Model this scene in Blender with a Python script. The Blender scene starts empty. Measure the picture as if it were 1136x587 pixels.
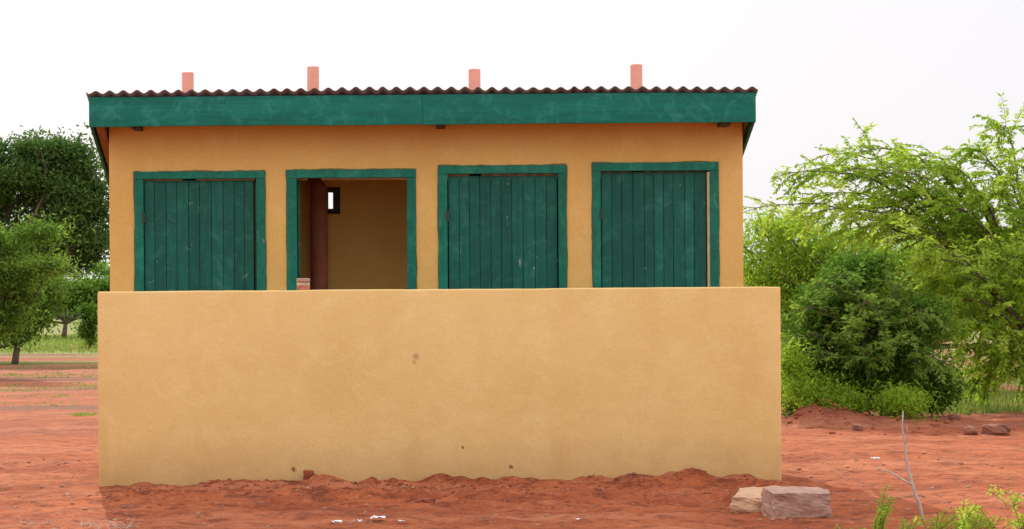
import bpy, bmesh, math, random
import numpy as np
from mathutils import Vector, Matrix
random.seed(4); RNG=np.random.default_rng(7)
F=2740.0; VX=440.0; HY=332.0; EYE=1.52
def X(px,d): return (px-VX)/F*d
def Z(py,d): return EYE+(HY-py)/F*d
def P(px,py,d): return np.array([X(px,d),d,Z(py,d)])
scene=bpy.context.scene
COL=scene.collection
# ---------------- helpers
_tab=np.random.default_rng(3).random((256,256))
def vn(x,y,s,seed=0):
    x=np.asarray(x,float)/s+seed*17.31; y=np.asarray(y,float)/s+seed*9.77
    xi=np.floor(x).astype(int); yi=np.floor(y).astype(int); fx=x-xi; fy=y-yi
    fx=fx*fx*(3-2*fx); fy=fy*fy*(3-2*fy)
    a=_tab[xi%256,yi%256]; b=_tab[(xi+1)%256,yi%256]; c=_tab[xi%256,(yi+1)%256]; d=_tab[(xi+1)%256,(yi+1)%256]
    return (a*(1-fx)+b*fx)*(1-fy)+(c*(1-fx)+d*fx)*fy-0.5
def empty(name,loc=(0,0,0)):
    e=bpy.data.objects.new(name,None); COL.objects.link(e); e.location=loc; return e
def mesh_obj(name,verts,faces,mat,parent=None,smooth=False,col=None):
    me=bpy.data.meshes.new(name)
    verts=np.asarray(verts,dtype=np.float32)
    if isinstance(faces,np.ndarray):
        n=len(faces); k=faces.shape[1]
        me.vertices.add(len(verts)); me.vertices.foreach_set('co',verts.ravel())
        me.loops.add(n*k); me.loops.foreach_set('vertex_index',faces.astype(np.int32).ravel())
        me.polygons.add(n); me.polygons.foreach_set('loop_start',np.arange(0,n*k,k,dtype=np.int32))
        me.update(calc_edges=True)
    else:
        me.from_pydata(verts.tolist(),[],faces); me.update()
    if col is not None:
        a=me.color_attributes.new('shade','FLOAT_COLOR','POINT')
        c=np.ones((len(verts),4),np.float32); c[:,:3]=np.asarray(col)[:,None] if np.ndim(col)==1 else col
        a.data.foreach_set('color',c.ravel())
    if smooth: me.polygons.foreach_set('use_smooth',[True]*len(me.polygons))
    me.validate()
    o=bpy.data.objects.new(name,me); COL.objects.link(o)
    if mat: me.materials.append(mat)
    if parent: o.parent=parent
    return o
class MB:
    def __init__(s): s.v=[];s.f=[];s.c=[]
    def box(s,x0,x1,y0,y1,z0,z1,c=0.9):
        n=len(s.v)
        for (x,y,z) in [(x0,y0,z0),(x1,y0,z0),(x1,y1,z0),(x0,y1,z0),(x0,y0,z1),(x1,y0,z1),(x1,y1,z1),(x0,y1,z1)]:
            s.v.append((x,y,z)); s.c.append(c)
        for q in [(0,3,2,1),(4,5,6,7),(0,1,5,4),(1,2,6,5),(2,3,7,6),(3,0,4,7)]:
            s.f.append(tuple(n+i for i in q))
    def prism(s,pts_yz,x0,x1,c=.9):
        n=len(s.v);k=len(pts_yz)
        for x in (x0,x1):
            for (y,z) in pts_yz: s.v.append((x,y,z)); s.c.append(c)
        s.f.append(tuple(n+i for i in range(k))); s.f.append(tuple(n+k+i for i in reversed(range(k))))
        for i in range(k):
            j=(i+1)%k; s.f.append((n+i,n+k+i,n+k+j,n+j))
    def tube(s,pts,rads,seg=6,c=.9,cap=True):
        pts=[Vector(p) for p in pts]; n0=len(s.v)
        for i,p in enumerate(pts):
            t=(pts[min(i+1,len(pts)-1)]-pts[max(i-1,0)]).normalized()
            u=t.cross(Vector((0.31,0.2,0.93)))
            if u.length<1e-3: u=t.cross(Vector((1,0,0)))
            u.normalize(); w=t.cross(u)
            for k in range(seg):
                a=2*math.pi*k/seg; q=p+(u*math.cos(a)+w*math.sin(a))*rads[i]
                s.v.append(tuple(q)); s.c.append(c)
        for i in range(len(pts)-1):
            for k in range(seg):
                a=n0+i*seg+k; b=n0+i*seg+(k+1)%seg
                s.f.append((a,b,b+seg,a+seg))
        if cap:
            s.f.append(tuple(n0+k for k in reversed(range(seg)))); s.f.append(tuple(n0+(len(pts)-1)*seg+k for k in range(seg)))
    def obj(s,name,mat,parent=None,smooth=False,bevel=0):
        o=mesh_obj(name,s.v,s.f,mat,parent,smooth,np.array(s.c))
        bm=bmesh.new(); bm.from_mesh(o.data); bmesh.ops.recalc_face_normals(bm,faces=bm.faces); bm.to_mesh(o.data); bm.free()
        if bevel:
            m=o.modifiers.new('b','BEVEL'); m.width=bevel; m.segments=2; m.limit_method='ANGLE'
        return o
def loft_bar(name,x0,x1,y0,y1,z0,z1,mat,parent=None,r=0.01,wob=0.003,step=0.05,seed=1,ws=0.4,zbow=0):
    prof=[]
    for cy,cz,a0 in [(y0+r,z0+r,180),(y1-r,z0+r,270),(y1-r,z1-r,0),(y0+r,z1-r,90)]:
        for a in (0,30,60,90):
            t=math.radians(a0+a); prof.append((cy+r*math.cos(t),cz+r*math.sin(t)))
    prof=np.array(prof); k=len(prof)
    cy,cz=(y0+y1)/2,(z0+z1)/2
    xs=[x0,x0+r*0.3,x0+r]+list(np.arange(x0+r+step,x1-r-step*.5,step))+[x1-r,x1-r*.3,x1]
    V=[];Fc=[]
    for i,x in enumerate(xs):
        q=prof.copy()
        ins={0:r,1:r*.35,len(xs)-1:r,len(xs)-2:r*.35}.get(i,0)
        q[:,0]+=np.where(q[:,0]<cy,ins,-ins); q[:,1]+=np.where(q[:,1]<cz,ins,-ins)
        q[:,0]+=wob*2*vn(x,q[:,1]*0,ws,seed); q[:,1]+=wob*2*np.where(q[:,1]>cz,vn(x,0,ws,seed+3)+.5*vn(x,0,ws*.2,seed+5),vn(x,0,ws,seed+4)+.5*vn(x,0,ws*.2,seed+6))
        q[:,1]+=zbow*math.sin(math.pi*(x-x0)/(x1-x0))
        for a,b in q: V.append((x,a,b))
    for i in range(len(xs)-1):
        for j in range(k):
            a=i*k+j;b=i*k+(j+1)%k; Fc.append((a,a+k,b+k,b))
    Fc.append(tuple(range(k))); Fc.append(tuple((len(xs)-1)*k+j for j in reversed(range(k))))
    o=mesh_obj(name,V,Fc,mat,parent,True,np.full(len(V),.95))
    bm=bmesh.new(); bm.from_mesh(o.data); bmesh.ops.recalc_face_normals(bm,faces=bm.faces); bm.to_mesh(o.data); bm.free()
    return o
def grid_wall(name,xs,zs,holes,y0,y1,mat,parent):
    V={};vl=[];Fc=[]
    def vid(i,j,s):
        if (i,j,s) not in V: V[(i,j,s)]=len(vl); vl.append((xs[i],y0 if s==0 else y1,zs[j]))
        return V[(i,j,s)]
    def solid(i,j):
        if i<0 or j<0 or i>=len(xs)-1 or j>=len(zs)-1: return False
        return (i,j) not in holes
    for i in range(len(xs)-1):
        for j in range(len(zs)-1):
            if not solid(i,j): continue
            Fc.append((vid(i,j,0),vid(i+1,j,0),vid(i+1,j+1,0),vid(i,j+1,0)))
            Fc.append((vid(i,j,1),vid(i,j+1,1),vid(i+1,j+1,1),vid(i+1,j,1)))
            if not solid(i-1,j): Fc.append((vid(i,j,0),vid(i,j+1,0),vid(i,j+1,1),vid(i,j,1)))
            if not solid(i+1,j): Fc.append((vid(i+1,j,0),vid(i+1,j,1),vid(i+1,j+1,1),vid(i+1,j+1,0)))
            if not solid(i,j-1): Fc.append((vid(i,j,0),vid(i,j,1),vid(i+1,j,1),vid(i+1,j,0)))
            if not solid(i,j+1): Fc.append((vid(i,j+1,0),vid(i+1,j+1,0),vid(i+1,j+1,1),vid(i,j+1,1)))
    o=mesh_obj(name,vl,Fc,mat,parent)
    bm=bmesh.new(); bm.from_mesh(o.data); bmesh.ops.recalc_face_normals(bm,faces=bm.faces); bm.to_mesh(o.data); bm.free()
    m=o.modifiers.new('b','BEVEL'); m.width=.006; m.segments=2; m.limit_method='ANGLE'
    return o
# ---------------- materials
class NT:
    def __init__(s,name):
        s.m=bpy.data.materials.new(name); s.m.use_nodes=True; s.t=s.m.node_tree; s.n=s.t.nodes
        s.b=s.n['Principled BSDF']; s.out=s.n['Material Output']
        s.tc=s.n.new('ShaderNodeTexCoord'); s.co=s.tc.outputs['Object']
    def link(s,a,b): s.t.links.new(a,b)
    def mapping(s,sc):
        n=s.n.new('ShaderNodeMapping'); n.inputs['Scale'].default_value=sc; s.link(s.co,n.inputs[0]); return n.outputs[0]
    def noise(s,scale,detail=6,rough=.6,vec=None,dist=0):
        n=s.n.new('ShaderNodeTexNoise'); n.inputs['Scale'].default_value=scale; n.inputs['Detail'].default_value=min(detail,5)
        n.inputs['Roughness'].default_value=rough; n.inputs['Distortion'].default_value=dist
        s.link(vec or s.co,n.inputs['Vector']); return n.outputs['Fac']
    def ramp(s,fac,stops):
        n=s.n.new('ShaderNodeValToRGB'); e=n.color_ramp.elements
        while len(e)<len(stops): e.new(.5)
        for i,(p,c) in enumerate(stops):
            e[i].position=p; e[i].color=(c,c,c,1) if not hasattr(c,'__len__') else (*c,1)
        s.link(fac,n.inputs[0]); return n.outputs[0]
    def mix(s,a,b,fac,mode='MIX'):
        n=s.n.new('ShaderNodeMix'); n.data_type='RGBA'; n.blend_type=mode
        for v,i in ((fac,0),(a,6),(b,7)):
            if isinstance(v,bpy.types.NodeSocket): s.link(v,n.inputs[i])
            elif hasattr(v,'__len__'): n.inputs[i].default_value=(*v,1)
            else: n.inputs[i].default_value=v if i==0 else (v,v,v,1)
        return n.outputs[2]
    def bump(s,h,strength=.4,dist=.01,prev=None):
        n=s.n.new('ShaderNodeBump'); n.inputs['Strength'].default_value=strength; n.inputs['Distance'].default_value=dist
        s.link(h,n.inputs['Height'])
        if prev: s.link(prev,n.inputs['Normal'])
        s.link(n.outputs[0],s.b.inputs['Normal']); return n.outputs[0]
    def attr(s,name='shade'):
        n=s.n.new('ShaderNodeAttribute'); n.attribute_name=name; return n.outputs['Color']
    def math(s,op,a,b=0,clamp=False):
        n=s.n.new('ShaderNodeMath'); n.operation=op; n.use_clamp=clamp
        for i,v in enumerate((a,b)):
            if isinstance(v,bpy.types.NodeSocket): s.link(v,n.inputs[i])
            else: n.inputs[i].default_value=v
        return n.outputs[0]
    def dist(s,p):
        n=s.n.new('ShaderNodeVectorMath'); n.operation='DISTANCE'; s.link(s.co,n.inputs[0]); n.inputs[1].default_value=tuple(p); return n.outputs['Value']
    def sep(s):
        n=s.n.new('ShaderNodeSeparateXYZ'); s.link(s.co,n.inputs[0]); return n.outputs
    def mr(s,v,a,b,c=0,d=1):
        n=s.n.new('ShaderNodeMapRange'); s.link(v,n.inputs[0])
        for i,q in enumerate((a,b,c,d)): n.inputs[i+1].default_value=q
        return n.outputs[0]
    def done(s,color,rough=.85,spec=.2):
        if isinstance(color,bpy.types.NodeSocket): s.link(color,s.b.inputs['Base Color'])
        else: s.b.inputs['Base Color'].default_value=(*color,1)
        if isinstance(rough,bpy.types.NodeSocket): s.link(rough,s.b.inputs['Roughness'])
        else: s.b.inputs['Roughness'].default_value=rough
        s.b.inputs['Specular IOR Level'].default_value=spec; return s.m

def plaster(name,c1,c2,c3,dirt=(.30,.12,.07),dz=(.0,.45),dirtamt=.4,spots=()):
    t=NT(name)
    a=t.mix(c1,c2,t.ramp(t.noise(.9,4,.6),[(.35,0),(.65,1)]))
    a=t.mix(a,c3,t.ramp(t.noise(3.2,5,.7,dist=.5),[(.48,0),(.72,.7)]))
    a=t.mix(a,t.mix(a,0.85,1,'MULTIPLY'),t.ramp(t.noise(60,2,.7),[(.45,0),(.7,.6)]))
    st=t.noise(1.2,4,.6,vec=t.mapping((2.2,2.2,.5)))
    a=t.mix(a,t.mix(a,(.88,.82,.74),1,'MULTIPLY'),t.ramp(st,[(.5,0),(.75,.45)]))
    z=t.sep()[2]
    h=t.math('ADD',z,t.math('MULTIPLY',t.noise(5,4,.7),.35))
    a=t.mix(a,dirt,t.mr(h,dz[0]+.12,dz[1]+.15,dirtamt,0))
    if spots:
        wb=t.math('MULTIPLY',t.noise(22,4,.7),.05)
        for (p,r,cc,am) in spots:
            dd=t.math('ADD',t.dist(p),wb); a=t.mix(a,cc,t.mr(dd,r*.6+.022,r+.03,am,0))
    b=t.bump(t.noise(7,5,.65),.35,.02)
    t.bump(t.noise(90,2,.7),.25,.004,b)
    return t.done(a,.92,.1)
sp=[(P(461,396,20),.028,(.42,.25,.13),.7),(P(459,402,20),.02,(.40,.24,.13),.55),(P(512,497,20),.010,(.15,.08,.05),.9),(P(565,519,20),.016,(.25,.09,.05),.9),(P(325,520,20),.022,(.22,.08,.05),.9),(P(650,352,20),.015,(.5,.3,.15),.35)]
M_wall=plaster('ochre_plaster',(.82,.565,.225),(.765,.515,.19),(.86,.615,.265),spots=sp)
M_bld=plaster('orange_ochre_plaster',(.77,.49,.155),(.72,.44,.13),(.81,.535,.19),dirtamt=.2)
def paint(name,c1,c2,c3,grain=(1,1,9),rough=.6,scr=.3):
    t=NT(name)
    g=t.noise(3,5,.65,vec=t.mapping(grain))
    a=t.mix(c1,c2,t.ramp(g,[(.35,0),(.65,1)]))
    a=t.mix(a,c3,t.ramp(t.noise(7,5,.75,dist=.8),[(.50,0),(.68,.85)]))
    a=t.mix(a,c2,t.ramp(t.noise(2.1,5,.7),[(.50,0),(.62,.6)]))
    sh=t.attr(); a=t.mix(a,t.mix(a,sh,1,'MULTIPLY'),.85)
    wn=t.noise(11,5,.8,vec=t.mapping((1,1,.5)),dist=1.2)
    a=t.mix(a,(.36,.42,.34),t.ramp(wn,[(.650,0),(.685,scr)]))
    t.bump(g,.3,.004)
    return t.done(a,rough,.2)
M_fascia=paint('green_fascia_paint',(.008,.20,.14),(.007,.14,.095),(.035,.27,.20),grain=(.6,9,9),scr=.3)
M_frame=paint('green_frame_paint',(.010,.195,.12),(.01,.135,.085),(.04,.25,.165),grain=(6,6,2),scr=.4)
M_door=paint('green_door_paint',(.010,.125,.085),(.01,.088,.062),(.03,.17,.12),grain=(9,9,.8),scr=.8)
t=NT('smeared_edge'); M_smear=t.done(t.mix((.05,.10,.04),(.30,.20,.08),t.noise(14,4)),.8)
def simple(name,c1,c2,scale=8,rough=.8,bs=.3,bd=.01,spec=.2,vec=None):
    t=NT(name); n=t.noise(scale,5,.65,vec=t.mapping(vec) if vec else None)
    t.bump(n,bs,bd); return t.done(t.mix(c1,c2,t.ramp(n,[(.35,0),(.65,1)])),rough,spec)
M_wood=simple('weathered_timber',(.22,.11,.05),(.32,.18,.09),6,vec=(6,1,6))
M_dark=simple('dark_timber',(.05,.05,.03),(.09,.07,.04),6)
M_pipe=simple('salmon_plastic_pipe',(.80,.34,.24),(.66,.27,.19),5,.55,.05,.003)
M_pipe_in=simple('red_brown_pipe',(.34,.11,.06),(.42,.16,.09),5,.6,.1,.003)
M_conc=simple('concrete',(.32,.27,.23),(.42,.36,.30),9)
t=NT('galvanised_iron'); n=t.noise(5,5,.7)
a=t.mix((.22,.21,.21),(.16,.10,.075),t.ramp(n,[(.45,0),(.65,.8)])); t.b.inputs['Metallic'].default_value=.3; M_iron=t.done(a,.6,.4)
M_blockm=simple('block_stone',(.50,.29,.20),(.33,.20,.15),9,.95,1,.03)
M_slab=simple('sandstone_slab',(.60,.37,.21),(.44,.26,.15),9,.95,1,.03)
M_rock=simple('red_rock',(.30,.12,.07),(.2,.09,.06),10,.95,.8,.02)
M_dead=simple('dead_wood',(.42,.34,.28),(.55,.46,.38),20,.9)
M_bark=simple('bark',(.10,.07,.05),(.17,.12,.085),9,.95,.8,.03)
M_litter=simple('paper_litter',(.75,.74,.72),(.6,.58,.55),12,.8)
# soil
t=NT('red_soil')
a=t.mix((.40,.112,.042),(.27,.066,.027),t.ramp(t.noise(.9,5,.7),[(.38,0),(.62,1)]))
a=t.mix(a,(.48,.175,.085),t.ramp(t.noise(.35,5,.72,vec=t.mapping((.5,1.8,1))),[(.48,0),(.64,.85)]))
a=t.mix(a,(.13,.036,.02),t.ramp(t.noise(4.2,5,.78),[(.49,0),(.63,.8)]))
a=t.mix(a,(.52,.24,.14),t.ramp(t.noise(17,5,.8),[(.56,0),(.68,.6)]))
a=t.mix(a,(.11,.035,.022),t.ramp(t.noise(33,4,.8),[(.57,0),(.65,.7)]))
s3=t.sep()
far=t.mr(s3[1],26,100,0,.72)
gn=t.noise(.22,5,.7,vec=t.mapping((.35,1,1)))
gm=t.ramp(t.math('ADD',gn,t.math('MULTIPLY',t.math('SUBTRACT',far,.32),.6)),[(.50,0),(.58,1)])
gcol=t.mix((.15,.19,.05),(.24,.25,.08),t.noise(3,4,.7))
a=t.mix(a,(.40,.18,.12),t.math('MULTIPLY',t.mr(s3[1],26,50,0,.8),t.noise(.3,5,.7,vec=t.mapping((.3,1,1)))))
a=t.mix(a,(.16,.085,.06),t.math('MULTIPLY',t.mr(s3[1],26,36,0,.8),t.ramp(t.noise(.22,4,.7,vec=t.mapping((.12,1,1))),[(.51,0),(.58,1)])))  # stretched dark bands: tree shadows painted into the distant soil colour
a=t.mix(a,gcol,t.math('MULTIPLY',gm,t.mr(s3[1],24,34,0,.9)))
b=t.bump(t.noise(5,5,.7),.9,.07); t.bump(t.noise(45,3,.75),.9,.015,b)
M_soil=t.done(a,.97,.05)
M_clod=simple('soil_clod',(.32,.085,.035),(.20,.055,.027),12,.97,.7,.01)
def leafmat(name,c1,c2,c3,tr=.45):
    t=NT(name); sh=t.attr()
    r=t.ramp(sh,[(0,c1),(.5,c2),(1,c3)])
    t.n.remove(t.b); df=t.n.new('ShaderNodeBsdfDiffuse'); t.link(r,df.inputs[0])
    tl=t.n.new('ShaderNodeBsdfTranslucent'); t.link(r,tl.inputs[0])
    mx=t.n.new('ShaderNodeMixShader'); mx.inputs[0].default_value=tr
    t.link(df.outputs[0],mx.inputs[1]); t.link(tl.outputs[0],mx.inputs[2]); t.link(mx.outputs[0],t.out.inputs[0]); return t.m
L_dark=leafmat('dark_foliage',(.03,.075,.012),(.08,.17,.02),(.19,.32,.04),.5)
L_tree=leafmat('acacia_foliage',(.04,.09,.022),(.08,.155,.035),(.15,.24,.05))
L_bright=leafmat('feathery_foliage',(.13,.25,.02),(.28,.44,.035),(.44,.57,.07),.58)
L_mid=leafmat('mid_foliage',(.06,.13,.02),(.14,.25,.035),(.25,.38,.06),.5)
L_far=leafmat('distant_foliage',(.09,.13,.06),(.12,.18,.07),(.17,.23,.09),.3)  # aerial haze painted into the leaf colour, paler for distance
L_grass=leafmat('grass_blades',(.12,.20,.03),(.20,.30,.05),(.34,.34,.11),.4)
# ---------------- ground
def ground_h(x,y):
    x=np.asarray(x,float); y=np.asarray(y,float)
    near=np.clip((70-y)/50,0,1)
    h=near*(.035*vn(x,y,1.7,1)+.034*vn(x,y,.5,2)+.022*vn(x,y,.17,3)+.010*vn(x,y,.08,4))
    inx=1/(1+np.exp(-(x+2.15)*7))/(1+np.exp((x-2.9)*5))
    A=(.078+.05*vn(x,0*x,1.1,5)+.04*vn(x,0*x,.33,6))
    dd=np.clip(20.0-y,0,9)
    rough=1+.9*vn(x,y,.2,7)+.7*vn(x,y,.08,8)
    h=h+A*inx*np.exp(-(dd/.5)**1.5)*np.where(y>20.2,0,1)*rough
    h=h+ .06*inx*np.exp(-((y-18.7)/.6)**2)*(.6+2*vn(x,y,.33,9)+vn(x,y,.12,12))
    r=np.hypot((x-5.05)/.42,(y-29.4)/.5); h=h+.26*np.exp(-r**2*1.3)*(1+.8*vn(x,y,.15,10))
    h=h+.10*np.exp(-(((x-5.8)/.5)**2+((y-29.6)/.5)**2))*(1+1.2*vn(x,y,.2,11))
    return h
def axis(lo,hi,step,far_lo,far_hi,g=1.14):
    a=list(np.arange(lo,hi,step)); s=step
    while a[-1]<far_hi: s*=g; a.append(a[-1]+s)
    s=step; pre=[lo]
    while pre[-1]>far_lo: s*=g; pre.append(pre[-1]-s)
    return np.array(pre[:0:-1]+a)
gx=axis(-4.2,6.2,.03,-1500,1500); gy=axis(15.6,20.6,.026,-300,2500,1.055)
GX,GY=np.meshgrid(gx,gy,indexing='ij'); GZ=ground_h(GX,GY)
V=np.stack([GX,GY,GZ],-1).reshape(-1,3); ny=len(gy)
I,J=np.meshgrid(np.arange(len(gx)-1),np.arange(ny-1),indexing='ij'); a=(I*ny+J).ravel()
mesh_obj('ground',V,np.stack([a,a+ny,a+ny+1,a+1],1),M_soil,smooth=True)
# ---------------- privacy wall
pw=loft_bar('privacy_wall',X(108,20),X(866,20),20.0,20.15,-.12,Z(321,20),M_wall,r=.014,wob=.0035,ws=.6,seed=2)
# ---------------- latrine building
B=empty('latrine_building',(X(473,21.5),22.3,0))
def par(o): 
    o.parent=B; o.matrix_parent_inverse=Matrix.Translation(-Vector(B.location)); return o
DF=21.54; TH=.15; DBk=23.1
xl,xr=X(122,DF),X(825,DF)
doors=[(160,285,197),(330,452,197),(497,620,193.5),(667,788,191.5)]
frames=[(150,295,189),(319,462,188),(487,629,184.5),(658,798,182.5)]
zb=.45; ztop=3.12
hx=[]
for (a,b,c) in doors: hx+= [X(a,DF)-.035,X(b,DF)+.035]
zh=Z(194,DF)+.035
par(grid_wall('front_wall',[xl]+hx+[xr],[-.1,zb,zh,ztop],{(1,1),(3,1),(5,1),(7,1)},DF,DF+TH,M_bld,None))
vh=[]
for px in (190,363,540,715): vh+=[X(px,DBk-.15),X(px+15,DBk-.15)]
par(grid_wall('back_wall',[xl]+vh+[xr],[-.1,Z(237,23),Z(207,23),2.63],{(1,1),(3,1),(5,1),(7,1)},DBk-TH,DBk,M_bld,None))
mb=MB()
for i in range(4):
    a,b=vh[2*i],vh[2*i+1]; z0,z1=Z(237,23),Z(207,23)
    mb.box(a+.002,a+.014,DBk-.10,DBk-.03,z0+.002,z1-.002); mb.box(b-.068,b-.002,DBk-.10,DBk-.03,z0+.002,z1-.002)
    mb.box(a+.015,b-.069,DBk-.09,DBk-.04,z0+.002,z0+.05); mb.box(a+.015,b-.069,DBk-.09,DBk-.04,z1-.05,z1-.002)
par(mb.obj('vent_louvres',M_dark))
SL=.33; RZ=lambda d: 3.275-SL*(d-21.2)
mb=MB()
for x0 in (xl,xr-.15):
    mb.prism([(DF+TH,-.1),(DBk-TH,-.1),(DBk-TH,RZ(DBk-TH)-.04),(DF+TH,RZ(DF+TH)-.05)],x0,x0+.15)
for px in (307,474.5,643):
    c=X(px,DF); mb.prism([(DF+TH,zb),(DBk-TH,zb),(DBk-TH,RZ(DBk-TH)-.04),(DF+TH,RZ(DF+TH)-.05)],c-.05,c+.05)
par(mb.obj('side_and_partition_walls',M_bld))
mb=MB(); mb.box(xl+.15,xr-.15,DF+TH,DBk-TH,-.05,zb-.004); mb.box(xl+.2,xr-.2,DF-.38,DF-.002,-.05,.2)
par(mb.obj('floor_slab',M_conc,bevel=.01))
mb=MB(); sm=MB()
for (a,b,c),(fa,fb,fc) in zip(doors,frames):
    zi=Z(c,DF); zo=Z(fc,DF); y0=DF-.018; y1=DF+.07
    x0,x1=X(fa,DF),X(fb,DF); xi0,xi1=X(a,DF),X(b,DF)
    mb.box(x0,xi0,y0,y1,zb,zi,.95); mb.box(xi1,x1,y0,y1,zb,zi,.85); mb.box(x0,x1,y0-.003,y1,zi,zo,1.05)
    def ragged(p0,p1,nrm,w0,w1):
        n=90; n0=len(sm.v); off=random.random()*50
        for i in range(n+1):
            f=i/n; p=(p0[0]+(p1[0]-p0[0])*f,p0[1]+(p1[1]-p0[1])*f)
            w=w0+w1*max(0,.35+1.2*float(vn(f*2.2+off,0,.25,3))+.5*float(vn(f*2.2+off,0,.06,3)))
            sm.v.append((p[0]-nrm[0]*.01,DF-.003,p[1]-nrm[1]*.01)); sm.v.append((p[0]+nrm[0]*w,DF-.003,p[1]+nrm[1]*w)); sm.c+=[.5,.5]
        for i in range(n): q=n0+2*i; sm.f.append((q,q+2,q+3,q+1))
    ragged((x0,.8),(x0,zo),(-1,0),.002,.012); ragged((x1,.8),(x1,zo),(1,0),.002,.012); ragged((x0-.002,zo),(x1+.002,zo),(0,1),.003,.013)
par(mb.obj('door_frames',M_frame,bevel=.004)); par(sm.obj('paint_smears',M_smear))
def leaf(name,x0,x1,z1,y,n,mat=M_door):
    mb=MB(); w=(x1-x0)/n; x=x0
    for i in range(n):
        ww=w*(.9+.2*random.random()) if i<n-1 else x1-x
        if x+ww>x1: ww=x1-x
        g=.002; yo=random.uniform(-.0015,.0015)
        mb.box(x+g,x+ww-g,y+yo,y+.022+yo,zb+.02,z1-random.uniform(.0,.006),random.uniform(.8,1.15)); x+=ww
    mb.box(x0+.004,x1-.004,y+.024,y+.045,zb+.3,zb+.42,.7); mb.box(x0+.004,x1-.004,y+.024,y+.045,z1-.35,z1-.23,.7)
    mb.box(x0+.003,x1-.003,y+.012,y+.0215,zb+.03,z1-.03,.3)
    return par(mb.obj(name,mat,bevel=.0025))
leaf('door_leaf_1',X(160.5,DF),X(282,DF),Z(198,DF),DF+.022,10)
leaf('door_leaf_3',X(498,DF),X(619,DF),Z(195,DF),DF+.022,10)
leaf('door_leaf_4',X(668,DF),X(784.5,DF),Z(192.5,DF),DF+.022,10)
mb=MB(); mb.box(X(785.3,DF),X(788,DF),DF-.005,DF+.05,zb,Z(193,DF)); par(mb.obj('pale_jamb_strip',simple('pale_wood_strip',(.65,.50,.30),(.52,.38,.2),8),bevel=.001))  # narrow pale strip along the right jamb of the last door
mb=MB(); mb.box(X(282.5,DF),X(285,DF),DF+.045,DF+.06,zb,Z(197,DF)); par(mb.obj('door_gap_shade_strip',M_dark))  # dark strip standing in for the shade inside the open door gap
ob=leaf('door_leaf_2',0,.96,Z(198,DF),0,10)
ob.matrix_parent_inverse=Matrix.Identity(4)
hp=Vector((X(330,DF)+.024,DF+.075,0)); ob.matrix_local=Matrix.Translation(hp-Vector(B.location))@Matrix.Rotation(math.radians(95),4,'Z')
mb=MB()
for i,(a,b,c) in enumerate(doors):
    if i==1: continue
    for z in (1.0,2.2): mb.box(X(a,DF)-.012,X(a,DF)+.012,DF-.0225,DF-.0185,z,z+.09)
    mb.box(X(b,DF)-.09,X(b,DF)-.02,DF+.008,DF+.019,1.45,1.475)
par(mb.obj('hinges_and_bolts',M_dark))
fx0,fx1=X(100,21.2),X(840,21.2)
par(loft_bar('fascia_board',fx0,X(470,21.2)-.0005,21.2,21.228,Z(138.5,21.2),Z(105.5,21.2),M_fascia,r=.004,wob=.004,ws=.9,seed=11))
par(loft_bar('fascia_board_b',X(470,21.2)+.0005,fx1,21.200,21.228,Z(138.3,21.2),Z(105.3,21.2),M_fascia,r=.004,wob=.004,ws=.9,seed=15))
mb=MB(); rb=23.42
def sloped(x0,x1,zt,h,c=.8,ya=21.2+.031,yb=rb): mb.prism([(ya,RZ(ya)-zt-h),(yb,RZ(yb)-zt-h),(yb,RZ(yb)-zt),(ya,RZ(ya)-zt)],x0,x1,c)
sloped(fx0+.003,fx0+.028,.012,.235); sloped(fx1-.028,fx1-.003,.012,.235)
par(mb.obj('barge_boards',M_fascia,bevel=.003))
mb=MB(); sloped(fx0+.045,fx0+.115,.03,.19); sloped(fx1-.06,fx1-.031,.03,.13)
for px in (307,474.5,643):
    c=X(px,DF); sloped(c+.06,c+.11,.03,.09,ya=21.25)
mb.box(fx0+.12,fx1-.07,21.24,21.29,3.12,3.20); mb.box(xl+.16,xr-.16,22.2,22.25,RZ(22.2)-.08,RZ(22.25)-.02)
par(mb.obj('rafters_and_purlins',M_wood))
mb=MB()
for px,w in ((148,9),(486,9),(801,10)): mb.box(X(px,21.3),X(px+w,21.3),21.24,DF-.002,Z(141.5,21.3),Z(134,21.3))
par(mb.obj('rafter_tails',M_dark))
xs=np.arange(fx0-.02,fx1+.02,.0115); wl=.118
ys=np.array([21.17,21.6,22.2,22.8,23.45])
sheet=np.floor((xs-fx0)/.83)
zz=(.0135+.006*vn(xs,xs*0,.4,22))*np.sin(2*np.pi*xs/wl+sheet*.35)+.010*vn(xs,xs*0,.5,21)+.004*(sheet%2)+.022*np.sin(np.pi*(xs-fx0)/(fx1-fx0))
XX,YY=np.meshgrid(xs,ys,indexing='ij'); yj=.012*vn(sheet*3.3,sheet*0,1,4)
YY=YY+np.where(YY<21.3,yj[:,None]*2,0)
ZZ=RZ(YY)+.018+zz[:,None]
V=np.stack([XX,YY,ZZ],-1).reshape(-1,3); k=len(ys)
I,J=np.meshgrid(np.arange(len(xs)-1),np.arange(k-1),indexing='ij'); a=(I*k+J).ravel()
ro=mesh_obj('corrugated_roof',V,np.stack([a,a+k,a+k+1,a+1],1),M_iron,smooth=True)
s=ro.modifiers.new('s','SOLIDIFY'); s.thickness=.003; par(ro)
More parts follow.
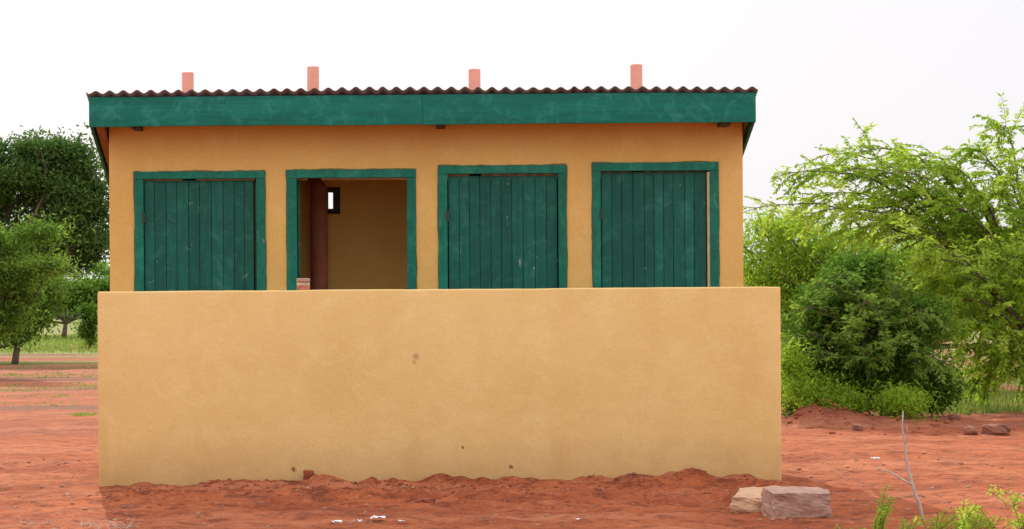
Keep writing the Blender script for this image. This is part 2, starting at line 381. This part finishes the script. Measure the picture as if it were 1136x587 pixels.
for i,(px,py,lean) in enumerate(((210,79,0),(348.5,73.5,.004),(528,77.5,0),(708,73.5,-.004))):
    d=22.75; mb=MB(); x=X(px,d); zt=Z(py,d); r=.055
    zlo=RZ(d)-.3
    pts=[(x,d,zlo),(x+lean,d,zt-.006),(x+lean,d,zt),(x+lean,d,zt-.001),(x+lean,d,zt-.15)]
    mb.tube(pts,[r,r,r-.003,r-.008,r-.008],20,cap=False)
    par(mb.obj('vent_pipe_%d'%(i+1),M_pipe,smooth=True))
    mb=MB(); mb.tube([(x+.05,d-.03,zb),(x+.05,d-.03,RZ(d)-.22),(x,d,RZ(d)-.12)],[.08,.08,.056],20)
    par(mb.obj('pipe_riser_%d'%(i+1),M_pipe_in,smooth=True))
# ---------------- tin can on wall
tz=Z(321,20)
x=X(336.5,20.07); z0=tz+.001
def ring(o,prof,mat,seg=28):
    m=MB(); m.tube([(x,20.075,z) for r,z in prof],[r for r,z in prof],seg); return m.obj(o,mat,smooth=False)
C=empty('tin_can',(x,20.075,z0))
def parc(o): o.parent=C; o.matrix_parent_inverse=Matrix.Translation(-Vector(C.location))
parc(ring('can_body',[(.053,z0),(.055,z0+.004),(.053,z0+.008),(.053,z0+.062),(.0545,z0+.066)],simple('rusty_label',(.42,.13,.07),(.5,.2,.12),15)))
parc(ring('can_band',[(.0538,z0+.036),(.0538,z0+.056)],simple('pale_label',(.62,.55,.45),(.45,.33,.25),25)))
parc(ring('can_lid',[(.05,z0+.0665),(.056,z0+.068),(.056,z0+.088),(.052,z0+.094)],simple('tin_lid',(.50,.34,.26),(.38,.2,.13),20)))
# ---------------- stones
def rock(name,c,size,mat,seed,rot=0,sub=5,amp=.14,box=.75,tilt=0):
    bm=bmesh.new(); bmesh.ops.create_cube(bm,size=2); bmesh.ops.subdivide_edges(bm,edges=bm.edges[:],cuts=sub,use_grid_fill=True)
    for v in bm.verts:
        p=np.array(v.co); s=p/np.linalg.norm(p); p=p*box+s*(1-box)*1.15
        n=1+amp*(vn(p[0]*1+p[2]*.7,p[1]+p[2]*.4,.8,seed)+.6*vn(p[0]+p[1],p[2],.35,seed+1)+.35*vn(p[0]-p[2],p[1],.15,seed+2))*2
        v.co=Vector((p[0]*n*size[0]/2,p[1]*n*size[1]/2,p[2]*n*size[2]/2))
    me=bpy.data.meshes.new(name); bm.to_mesh(me); bm.free(); me.materials.append(mat)
    o=bpy.data.objects.new(name,me); COL.objects.link(o); o.location=(c[0],c[1],c[2]); o.rotation_euler=(tilt,0,rot); return o
def on(x,y): return float(ground_h(x,y))
bx=X(884,17.15); rock('stone_block',(bx,17.2,on(bx,17.2)+.08),(.43,.30,.20),M_blockm,31,.12,10,.07,.88,.08)
bx=X(846,17.65); rock('stone_slab',(bx,17.55,on(bx,17.55)+.06),(.44,.42,.16),M_slab,41,-.35,10,.09,.82,.12)
for i,(px,py,w,h) in enumerate(((1102,486,28,15),(1075,487,18,11),(1058,470,12,8),(985,470,14,9),(950,480,12,8))):
    d=EYE*F/(py-HY); x=X(px,d); s=d/F
    rock('field_stone',(x,d,on(x,d)+h*s*.3),(w*s,w*s*.8,h*s),M_rock,50+i,i*1.3,6,.2,.35)
def scatter(name,N,fx,fy,size,mat,seed):
    r=np.random.default_rng(seed); ico=bmesh.new(); bmesh.ops.create_icosphere(ico,subdivisions=1,radius=1)
    bv=np.array([v.co[:] for v in ico.verts]); bf=np.array([[v.index for v in f.verts] for f in ico.faces]); ico.free()
    VV=[];FF=[]
    xs=fx(r,N); ys=fy(r,N); zs=ground_h(xs,ys); ss=size(r,N)
    for i in range(N):
        q=bv*(1+.5*(r.random((len(bv),1))-.5))*np.array([1,r.uniform(.6,1),r.uniform(.45,.8)])*ss[i]
        an=r.uniform(0,6.28); c,s_=math.cos(an),math.sin(an); q=np.stack([q[:,0]*c-q[:,1]*s_,q[:,0]*s_+q[:,1]*c,q[:,2]],1)
        VV.append(q+np.array([xs[i],ys[i],zs[i]+ss[i]*.1])); FF.append(bf+i*len(bv))
    return mesh_obj(name,np.concatenate(VV),np.concatenate(FF),mat)
scatter('soil_clods',2200,lambda r,n:r.uniform(-2.4,3.1,n),lambda r,n:19.97-np.abs(r.normal(0,.8,n)),lambda r,n:.003+.02*r.random(n)**4,M_clod,1)
scatter('gravel',3600,lambda r,n:r.uniform(-4.5,6.5,n),lambda r,n:r.uniform(15.6,24,n),lambda r,n:.003+.022*r.random(n)**7,simple('pebble',(.45,.25,.16),(.2,.08,.05),3),2)
scatter('rubble',160,lambda r,n:np.concatenate([r.normal(5.05,.28,n//2),r.uniform(4.5,7,n-n//2)]),lambda r,n:np.concatenate([r.normal(29.3,.25,n//2),r.uniform(27,30,n-n//2)]),lambda r,n:.012+.04*r.random(n)**3,M_clod,3)
bx=X(341,19.9); rock('soil_clod',(bx,19.93,on(bx,19.93)+.02),(.075,.06,.09),M_clod,71,.5,4,.25,.4)
bx=X(472,18.2); rock('soil_clod',(bx,18.2,on(bx,18.2)+.012),(.13,.08,.05),M_clod,74,.5,5,.25,.4)
bx=X(742,18.4); rock('soil_clod',(bx,18.4,on(bx,18.4)+.012),(.10,.07,.04),M_clod,77,.5,5,.25,.4)
def scrap(px,py,w,seed):
    d=EYE*F/(py-HY); x=X(px,d); r=np.random.default_rng(seed); n=6; V=[];Fc=[]
    for i in range(n):
        for j in range(n): V.append((x+(i/(n-1)-.5)*w+r.normal(0,w*.05),d+(j/(n-1)-.5)*w*.8+r.normal(0,w*.05),on(x,d)+.012+r.random()*w*.22))
    for i in range(n-1):
        for j in range(n-1): a=i*n+j; Fc.append((a,a+n,a+n+1,a+1))
    mesh_obj('paper_scrap',V,Fc,M_litter)
scrap(418,580,.10,1); scrap(372,584,.07,2); scrap(970,516,.08,3); scrap(444,583,.05,4); scrap(1118,418,.28,6); scrap(640,579,.04,7); scrap(395,582,.06,8)
# ---------------- foliage tools
def leaves(name,C,U,L,Wd,col,mat,parent=None):
    C=np.asarray(C);U=np.asarray(U); n=len(C)
    U=U/np.linalg.norm(U,axis=1,keepdims=True)
    R=RNG.normal(size=(n,3)); S=np.cross(U,R); S/=np.linalg.norm(S,axis=1,keepdims=True)+1e-9
    L=np.broadcast_to(L,(n,))[:,None]; Wd=np.broadcast_to(Wd,(n,))[:,None]
    V=np.stack([C-U*L/2,C+S*Wd/2,C+U*L/2,C-S*Wd/2],1).reshape(-1,3)
    return mesh_obj(name,V,np.arange(n*4).reshape(n,4),mat,parent,False,np.repeat(np.clip(col,0,1),4))
def split(blobs,k=7,s=(.28,.55)):
    out=[]
    for c,rd in blobs:
        rd=np.array(rd)
        for _ in range(k):
            v=RNG.normal(size=3); v/=np.linalg.norm(v); f=RNG.uniform(.25,.95); q=RNG.uniform(*s)
            out.append((np.array(c)+v*rd*f,tuple(rd*q*np.array([1.15,1.1,.8]))))
    return out
def clump_crown(blobs,nsub,nleaf,rc,shell=.55,flat=.6):
    w=np.array([b[1][0]*b[1][2]+b[1][0]*b[1][1] for b in blobs]); w=w/w.sum(); Cs=[];S=[]; subs=[]
    for b,ww in zip(blobs,w):
        k=max(3,int(nsub*ww)); tone=RNG.uniform(-.25,.25)
        for _ in range(k):
            v=RNG.normal(size=3); v/=np.linalg.norm(v); rr=shell+(1.08-shell)*RNG.random()**.8
            if RNG.random()<.15: rr*=1.35
            c=np.array(b[0])+v*rr*np.array(b[1])
            if c[2]<.08: c[2]=.08+RNG.random()*.2
            subs.append(c); m=int(nleaf*RNG.uniform(.4,1.6)); q=RNG.normal(size=(m,3))*rc*RNG.uniform(.5,1.5)*np.array([1,1,flat])
            Cs.append(c+q); S.append(np.clip(tone+RNG.uniform(.2,.8)+RNG.normal(0,.13,m),0,1))
    return np.concatenate(Cs),np.concatenate(S),subs
def limbs(mb,base,subs,n,r0,fork=.35):
    base=np.array(base,float); idx=RNG.choice(len(subs),min(n,len(subs)),replace=False)
    top=base+np.array([.1,0,np.mean([s[2] for s in subs])*fork]); mb.tube([base-np.array([0,0,.15]),(base+top)/2+np.array([.05*r0,0,0]),top],[r0*1.25,r0,r0*.8],9)
    for i in idx:
        e=subs[i]; m=(top*.5+e*.5)+RNG.normal(size=3)*.12*np.linalg.norm(e-top); m2=top*.2+e*.8+RNG.normal(size=3)*.05*np.linalg.norm(e-top)
        mb.tube([top,top*.75+m*.25+np.array([0,0,.03]),m,m2,e],[r0*.6,r0*.42,r0*.28,r0*.15,r0*.05],5)
def dense_plant(name,base,blobs,nsub,nleaf,rc,L,W,mat,nl=30,r0=.12,shell=.3,flat=.6,k=7,s=(.28,.55)):
    E=empty(name,tuple(base)); C,S,subs=clump_crown(split(blobs,k,s) if k else blobs,nsub,nleaf,rc,shell,flat)
    C[:,2]=np.maximum(C[:,2],.03)
    U=RNG.normal(size=C.shape); U[:,2]-=.2
    o=leaves('foliage',C,U,L*RNG.uniform(.6,1.4,len(C)),W*RNG.uniform(.7,1.3,len(C)),S,mat)
    mb=MB(); limbs(mb,base,subs,nl,r0); w=mb.obj('trunk_and_limbs',M_bark,smooth=True)
    for q in (o,w): q.parent=E; q.matrix_parent_inverse=Matrix.Translation(-Vector(E.location))
    return E
def PB(px,py,d,rx,ry,dy=0,rd=None):
    s=d/F; return (P(px,py,d+dy),(rx*s,(rd or rx*s*.8),ry*s))
d=66
dense_plant('acacia_tree',(X(-25,d),d,0),[PB(30,190,d,62,34),PB(72,222,d,50,44),PB(-15,215,d,60,50),PB(50,262,d,58,36),PB(92,272,d,30,34),PB(104,222,d,20,44),PB(92,188,d,26,22),PB(52,168,d,42,14),PB(-70,230,d,70,60),PB(70,170,d,30,12)],880,80,.26,.13,.055,L_tree,60,.22,k=8)
d=60
dense_plant('bush',(X(15,d),d,0),[PB(5,345,d,40,36),PB(35,325,d,30,30),PB(-35,340,d,40,50),PB(15,368,d,24,20)],240,85,.17,.12,.045,L_mid,20,.08)
d=50
dense_plant('acacia_tree',(X(-45,d),d,0),[PB(-8,268,d,40,22),PB(18,302,d,40,20),PB(5,330,d,36,26),PB(-50,290,d,50,50),PB(38,256,d,30,10),PB(52,290,d,18,8),PB(-10,360,d,30,22)],330,80,.18,.11,.03,L_mid,36,.12,.2)
d=78
dense_plant('bush',(X(98,d),d,0),[PB(98,365,d,12,22),PB(104,350,d,10,14)],40,90,.12,.1,.05,L_dark,8,.05,k=4)
dense_plant('bush',(X(70,100),100,0),[PB(75,318,100,40,24),PB(112,315,100,26,34),PB(20,330,100,40,18),PB(88,330,100,26,14)],240,80,.3,.18,.08,L_mid,14,.1)
bl=[]
for i in range(150):
    dd=RNG.uniform(170,330); x=RNG.uniform(-.42,.42)*dd*1.4; h=RNG.uniform(1.2,3.2); bl.append((np.array([x,dd,h*.75]),(RNG.uniform(3,9),RNG.uniform(2,5),h)))
C_,S_,_=clump_crown(bl,1100,45,.75); U_=RNG.normal(size=C_.shape)
leaves('distant_treeline',C_,U_,.65*RNG.uniform(.6,1.4,len(C_)),.38,S_,L_far)
d=31
dense_plant('bush',(X(965,d),d+.5,0),[PB(940,340,d,46,40),PB(900,380,d,30,56),PB(985,385,d,58,58),PB(950,430,d,70,38),PB(1025,425,d,38,40),PB(890,440,d,24,28),PB(955,305,d,44,22),PB(1010,345,d,30,26)],720,100,.12,.07,.022,L_dark,60,.05,.2,k=9,s=(.28,.55))
dense_plant('bush',(X(905,29.9),30.0,0),[PB(905,440,30,36,26),PB(940,446,30,34,20),PB(878,410,30,14,42),PB(1000,452,30,36,14)],180,75,.11,.07,.016,L_bright,16,.012,.2,k=7)
d=40
dense_plant('acacia_tree',(X(1000,d),d,0),[PB(860,290,d,60,42),PB(920,280,d,60,34),PB(1000,300,d,80,48),PB(1090,290,d,80,45),PB(1160,300,d,70,60),PB(860,258,d,46,24),PB(1060,345,d,50,30),PB(860,350,d,50,50),PB(1130,345,d,60,26)],700,75,.20,.12,.026,L_bright,70,.13,.2)
def feather_tree(name,base,tips,d,ntw=22,tl=(.35,.9),seed=0,mat=L_bright,r0=.1,leafL=.085,leafW=.02,t0=.3,step=.035,arch=.15):
    r=np.random.default_rng(seed); E=empty(name,tuple(base)); mb=MB(); C=[];U=[];S=[]
    base=np.array(base,float); top=base+np.array([0,0,.6]); mb.tube([base-np.array([0,0,.15]),base+[.03,0,.3],top],[r0*1.3,r0*1.1,r0],9)
    for tip in tips:
        tip=np.array(tip,float); ctrl=top*.55+tip*.45; ctrl[2]=max(top[2],tip[2])+abs(tip[0]-top[0])*.13+arch
        n=26; ts=np.linspace(0,1,n); pts=[(1-t)**2*top+2*t*(1-t)*ctrl+t*t*tip for t in ts]
        jit=np.cumsum(r.normal(0,.014,(n,3)),0); pts=[p+j for p,j in zip(pts,jit)]
        mb.tube(pts,[r0*.4*(1-t)**1.4+.004 for t in ts],5)
        sh=r.uniform(.35,.9)
        for k in range(ntw):
            t=t0+(1.0-t0)*((k+r.random())/ntw); i=min(n-2,int(t*(n-1))); p=pts[i]; tg=pts[i+1]-pts[i]; tg/=np.linalg.norm(tg)
            side=r.normal(size=3); side[2]+=.2; dr=tg*1.0+side*.55; dr/=np.linalg.norm(dr)
            ln=r.uniform(*tl)*(1.15-.5*t); m=max(4,int(ln/step)); q=p.copy(); tp=[q.copy()]; s1=np.clip(sh+r.normal(0,.15),0,1)
            for j in range(m):
                dr=dr+np.array([0,0,-.055])+r.normal(0,.05,3); dr/=np.linalg.norm(dr); q=q+dr*step; tp.append(q.copy())
                if j<1: continue
                for sg in (-1,1):
                    pr=np.cross(dr,[0,0,1]); pr=pr/(np.linalg.norm(pr)+1e-6)*sg
                    u=pr*.8+dr*.55+np.array([0,0,-.25])+r.normal(0,.22,3); u/=np.linalg.norm(u); L=leafL*r.uniform(.7,1.3)
                    C.append(q+u*L*.5); U.append(u*1.0); S.append(s1+r.normal(0,.1))
                    if r.random()<.5:
                        u2=u+r.normal(0,.5,3); C.append(q+u2*L*.45); U.append(u2); S.append(s1)
            mb.tube(tp[::3]+[tp[-1]],list(np.linspace(.005,.002,len(tp[::3])+1)),3,cap=False)
    C=np.array(C);U=np.array(U)
    o=leaves('foliage',C,U,leafL*r.uniform(.7,1.3,len(C)),leafW*r.uniform(.7,1.4,len(C)),np.array(S),mat)
    w=mb.obj('trunk_and_limbs',M_bark,smooth=True)
    for q in (o,w): q.parent=E; q.matrix_parent_inverse=Matrix.Translation(-Vector(E.location))
    print(name,len(C)); return E
d=34
T=[(835,232,0),(858,215,-.6),(880,196,.4),(865,245,-.8),(905,178,.5),(925,200,-.5),(945,172,.2),(975,200,-.7),(1000,178,.8),(1040,195,-.2),(1075,165,.4),(1115,155,0),(1150,150,.3),(1100,200,-1),(1040,240,-1),(965,250,-.9),(920,262,-.8),(1130,250,-1),(1170,170,.3),(1200,210,.1),(1020,290,-1.3),(1080,320,-1.5),(1140,330,-1.5),(1040,340,-1.4),(900,225,.3),(940,228,.6),(1000,222,.3),(1065,215,.6),(890,262,.2)]
feather_tree('thorn_tree',(X(1150,d),d,0),[P(a,b,d+c) for a,b,c in T],d,27,(.35,.95),5,leafW=.028)
d=32
feather_tree('thorn_tree',(X(1165,d),d+.5,0),[P(a,b,d+c) for a,b,c in [(1035,320,0),(1040,350,-.6),(1062,360,0),(1085,300,.3),(1065,400,-.2),(1045,385,-.9),(1100,360,.5),(1130,300,.2),(1115,395,-.2),(1160,350,0),(1098,415,.3),(1075,425,.5),(1135,425,.2),(1050,300,.3),(1010,300,-.5),(990,285,-.6)]],d,28,(.3,.75),9,r0=.06,leafW=.028)
# leafy sprays of the lighter bush mixed through the dark one
d=30.7
feather_tree('thorn_bush',(X(975,d),d,0),[P(a,b,d+c) for a,b,c in [(880,345,-.5),(905,325,-.7),(870,380,-.5),(930,310,-.6),(960,330,-.9),(1000,320,-.7),(1035,350,-.5),(1045,400,-.5),(880,405,-.6),(930,370,-1.0),(1000,380,-1.0),(960,400,-1.0)]],d,16,(.2,.5),19,mat=L_mid,r0=.014,leafW=.028,t0=.3,arch=0)
def grass(name,xs,ys,hgt,seed,per=14,sp=.08,w=.008):
    r=np.random.default_rng(seed); n=len(xs)*per; X0=np.repeat(xs,per)+r.normal(0,sp,n); Y0=np.repeat(ys,per)+r.normal(0,sp,n); Z0=ground_h(X0,Y0)
    h=hgt*r.uniform(.4,1.2,n); U=np.stack([r.normal(0,.35,n),r.normal(0,.35,n),np.ones(n)],1); U/=np.linalg.norm(U,axis=1,keepdims=True)
    C=np.stack([X0,Y0,Z0-.01],1)+U*h[:,None]*.5
    return leaves(name,C,U,h,w*r.uniform(.6,1.4,n),np.clip(np.repeat(r.uniform(.1,.9,len(xs)),per)+r.normal(0,.15,n),0,1),L_grass)
r=np.random.default_rng(12)
xs=r.uniform(6.3,14,3000); ys=31.5+r.random(3000)**1.3*22; k=vn(xs,ys,2.2,31)>-.16; grass('grass',xs[k],ys[k],.13,1,per=12,sp=.10,w=.016)
xs=r.uniform(-24,-6,6500); ys=70+r.random(6500)*110; k=(vn(xs*.4,ys,9,33)>-.06); grass('grass',xs[k],ys[k],.15,2,per=7,sp=.5,w=.06)
xs=r.uniform(-9,-3.5,900); ys=36+r.random(900)*26; k=(vn(xs*.25,ys,2.2,37)>.16); grass('grass',xs[k],ys[k],.05,5,per=9,sp=.12,w=.02)
xs=np.concatenate([r.normal(X(92,33),.12,30),r.normal(X(40,39),.5,30)]); ys=np.concatenate([r.normal(33,.25,30),r.normal(39.5,.4,30)]); grass('grass',xs,ys,.05,3,sp=.05)
def weed(px,py,h,n,seed,spread=.5):
    d=EYE*F/(py-HY) if py>HY+60 else 17; x=X(px,d); r=np.random.default_rng(seed); E=empty('weed',(x,d,on(x,d))); mb=MB();C=[];U=[];S=[]
    for i in range(n):
        p=np.array([x,d,on(x,d)-.01])+np.append(r.normal(0,.02,2),0); dr=np.array([r.normal(0,spread),r.normal(0,spread),1.]); dr/=np.linalg.norm(dr); tp=[p]
        m=int(h*r.uniform(.6,1.15)/.016)
        for j in range(m):
            dr=dr+r.normal(0,.07,3)+np.array([0,0,-.02]); dr/=np.linalg.norm(dr); p=p+dr*.016; tp.append(p)
            if j>1:
                for sg in (-1,1):
                    pr=np.cross(dr,[.2,.9,.3]); pr=pr/np.linalg.norm(pr)*sg; u=pr+dr*.5+r.normal(0,.25,3); u/=np.linalg.norm(u); C.append(p+u*.016); U.append(u); S.append(r.uniform(.3,.9))
        mb.tube(tp,list(np.linspace(.003,.0015,len(tp))),4)
    C=np.array(C); o=leaves('leaves',C,np.array(U),.034,.012,np.array(S),L_bright); w=mb.obj('stems',M_bark)
    for q in (o,w): q.parent=E; q.matrix_parent_inverse=Matrix.Translation(-Vector(E.location))
for i,(px,py,h,n,sp_) in enumerate(((972,598,.32,8,.35),(1000,604,.2,6,.6),(1035,600,.22,6,.6),(1062,606,.25,8,.5),(1100,590,.22,6,.8),(1128,596,.26,8,.6),(1120,568,.13,6,.9),(1085,604,.2,7,.7),(945,600,.12,5,.7),(1105,556,.08,5,.8),(1050,590,.15,6,.9))):
    weed(px,py,h,n,100+i,sp_)
def twigs(name,px,py,n,h,seed,spread=.9,mat=M_dead):
    d=EYE*F/(py-HY); x=X(px,d); r=np.random.default_rng(seed); mb=MB()
    for i in range(n):
        xx=x+r.normal(0,.1); yy=d+r.normal(0,.08); p=np.array([xx,yy,on(xx,yy)-.005]); dr=np.array([r.normal(0,spread),r.normal(0,spread),.7]); tp=[p]
        for j in range(6): dr=dr+r.normal(0,.15,3); dr/=np.linalg.norm(dr); p=p+dr*h/6; p[2]=max(p[2],on(xx,yy)+.003); tp.append(p)
        mb.tube(tp,list(np.linspace(.003,.0012,7)),4)
    mb.obj(name,mat)
twigs('dry_twigs',130,584,18,.10,1,1.3); twigs('dry_twigs',30,580,8,.08,2,1.3); twigs('dry_twigs',90,583,10,.08,3,1.3)
mb=MB(); d=17.0; g=lambda px,py,dy=0:tuple(P(px,py,d+dy))
mb.tube([g(1024,590),g(1019,565,.02),g(1012,545),g(1005,520,.03),g(1003,498),g(1000,478,.02),g(1001,460)],[.014,.012,.011,.0095,.008,.006,.004],7)
mb.tube([g(1010,541),g(1000,536,.04),g(988,528,.06),g(972,522,.1)],[.008,.007,.0055,.003],5)
mb.tube([g(1003,498),g(1006,488,-.03),g(1005,476,-.05)],[.004,.003,.002],5)
mb.tube([g(1017,560),g(1008,552,-.05),g(1000,549,-.1)],[.004,.003,.0015],5)
mb.obj('dead_branch',M_dead,smooth=True)
# ---------------- light
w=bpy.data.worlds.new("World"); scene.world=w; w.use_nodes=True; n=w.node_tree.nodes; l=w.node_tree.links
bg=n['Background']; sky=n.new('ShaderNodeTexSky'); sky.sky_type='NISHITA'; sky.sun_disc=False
EL=28; AZ=-8
sky.sun_elevation=math.radians(EL); sky.sun_rotation=math.radians(AZ); sky.dust_density=3; sky.air_density=1.2
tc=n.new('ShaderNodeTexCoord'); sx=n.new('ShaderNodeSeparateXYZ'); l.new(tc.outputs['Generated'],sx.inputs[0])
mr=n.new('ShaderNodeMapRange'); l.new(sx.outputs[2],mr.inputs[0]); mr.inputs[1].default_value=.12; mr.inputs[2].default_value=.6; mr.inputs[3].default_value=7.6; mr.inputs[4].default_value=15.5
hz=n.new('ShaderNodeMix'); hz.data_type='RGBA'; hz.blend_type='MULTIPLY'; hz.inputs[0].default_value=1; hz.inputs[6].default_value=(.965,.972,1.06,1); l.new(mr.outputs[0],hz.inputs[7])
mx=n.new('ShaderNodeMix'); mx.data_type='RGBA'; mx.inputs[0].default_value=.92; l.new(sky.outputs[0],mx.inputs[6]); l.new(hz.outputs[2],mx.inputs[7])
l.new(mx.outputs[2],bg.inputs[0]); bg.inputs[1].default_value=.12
sl=bpy.data.lights.new('sun','SUN'); sl.energy=5; sl.angle=math.radians(.5); sl.color=(1,.92,.75)
so=bpy.data.objects.new('sun',sl); COL.objects.link(so); so.rotation_euler=(math.radians(-(90-EL)),0,math.radians(-AZ)); so.location=(0,30,30)
cam=bpy.data.cameras.new('camera'); co=bpy.data.objects.new('camera',cam); COL.objects.link(co); scene.camera=co
co.location=(0,0,EYE); co.rotation_euler=(math.radians(90),math.radians(.38),0)
cam.sensor_width=36; cam.lens=36*F/1136; cam.shift_x=(568-VX)/1136; cam.shift_y=(HY-293.5)/1136; cam.clip_end=6000; cam.clip_start=.1
scene.view_settings.view_transform='Standard'; scene.view_settings.look='None'; scene.view_settings.exposure=0
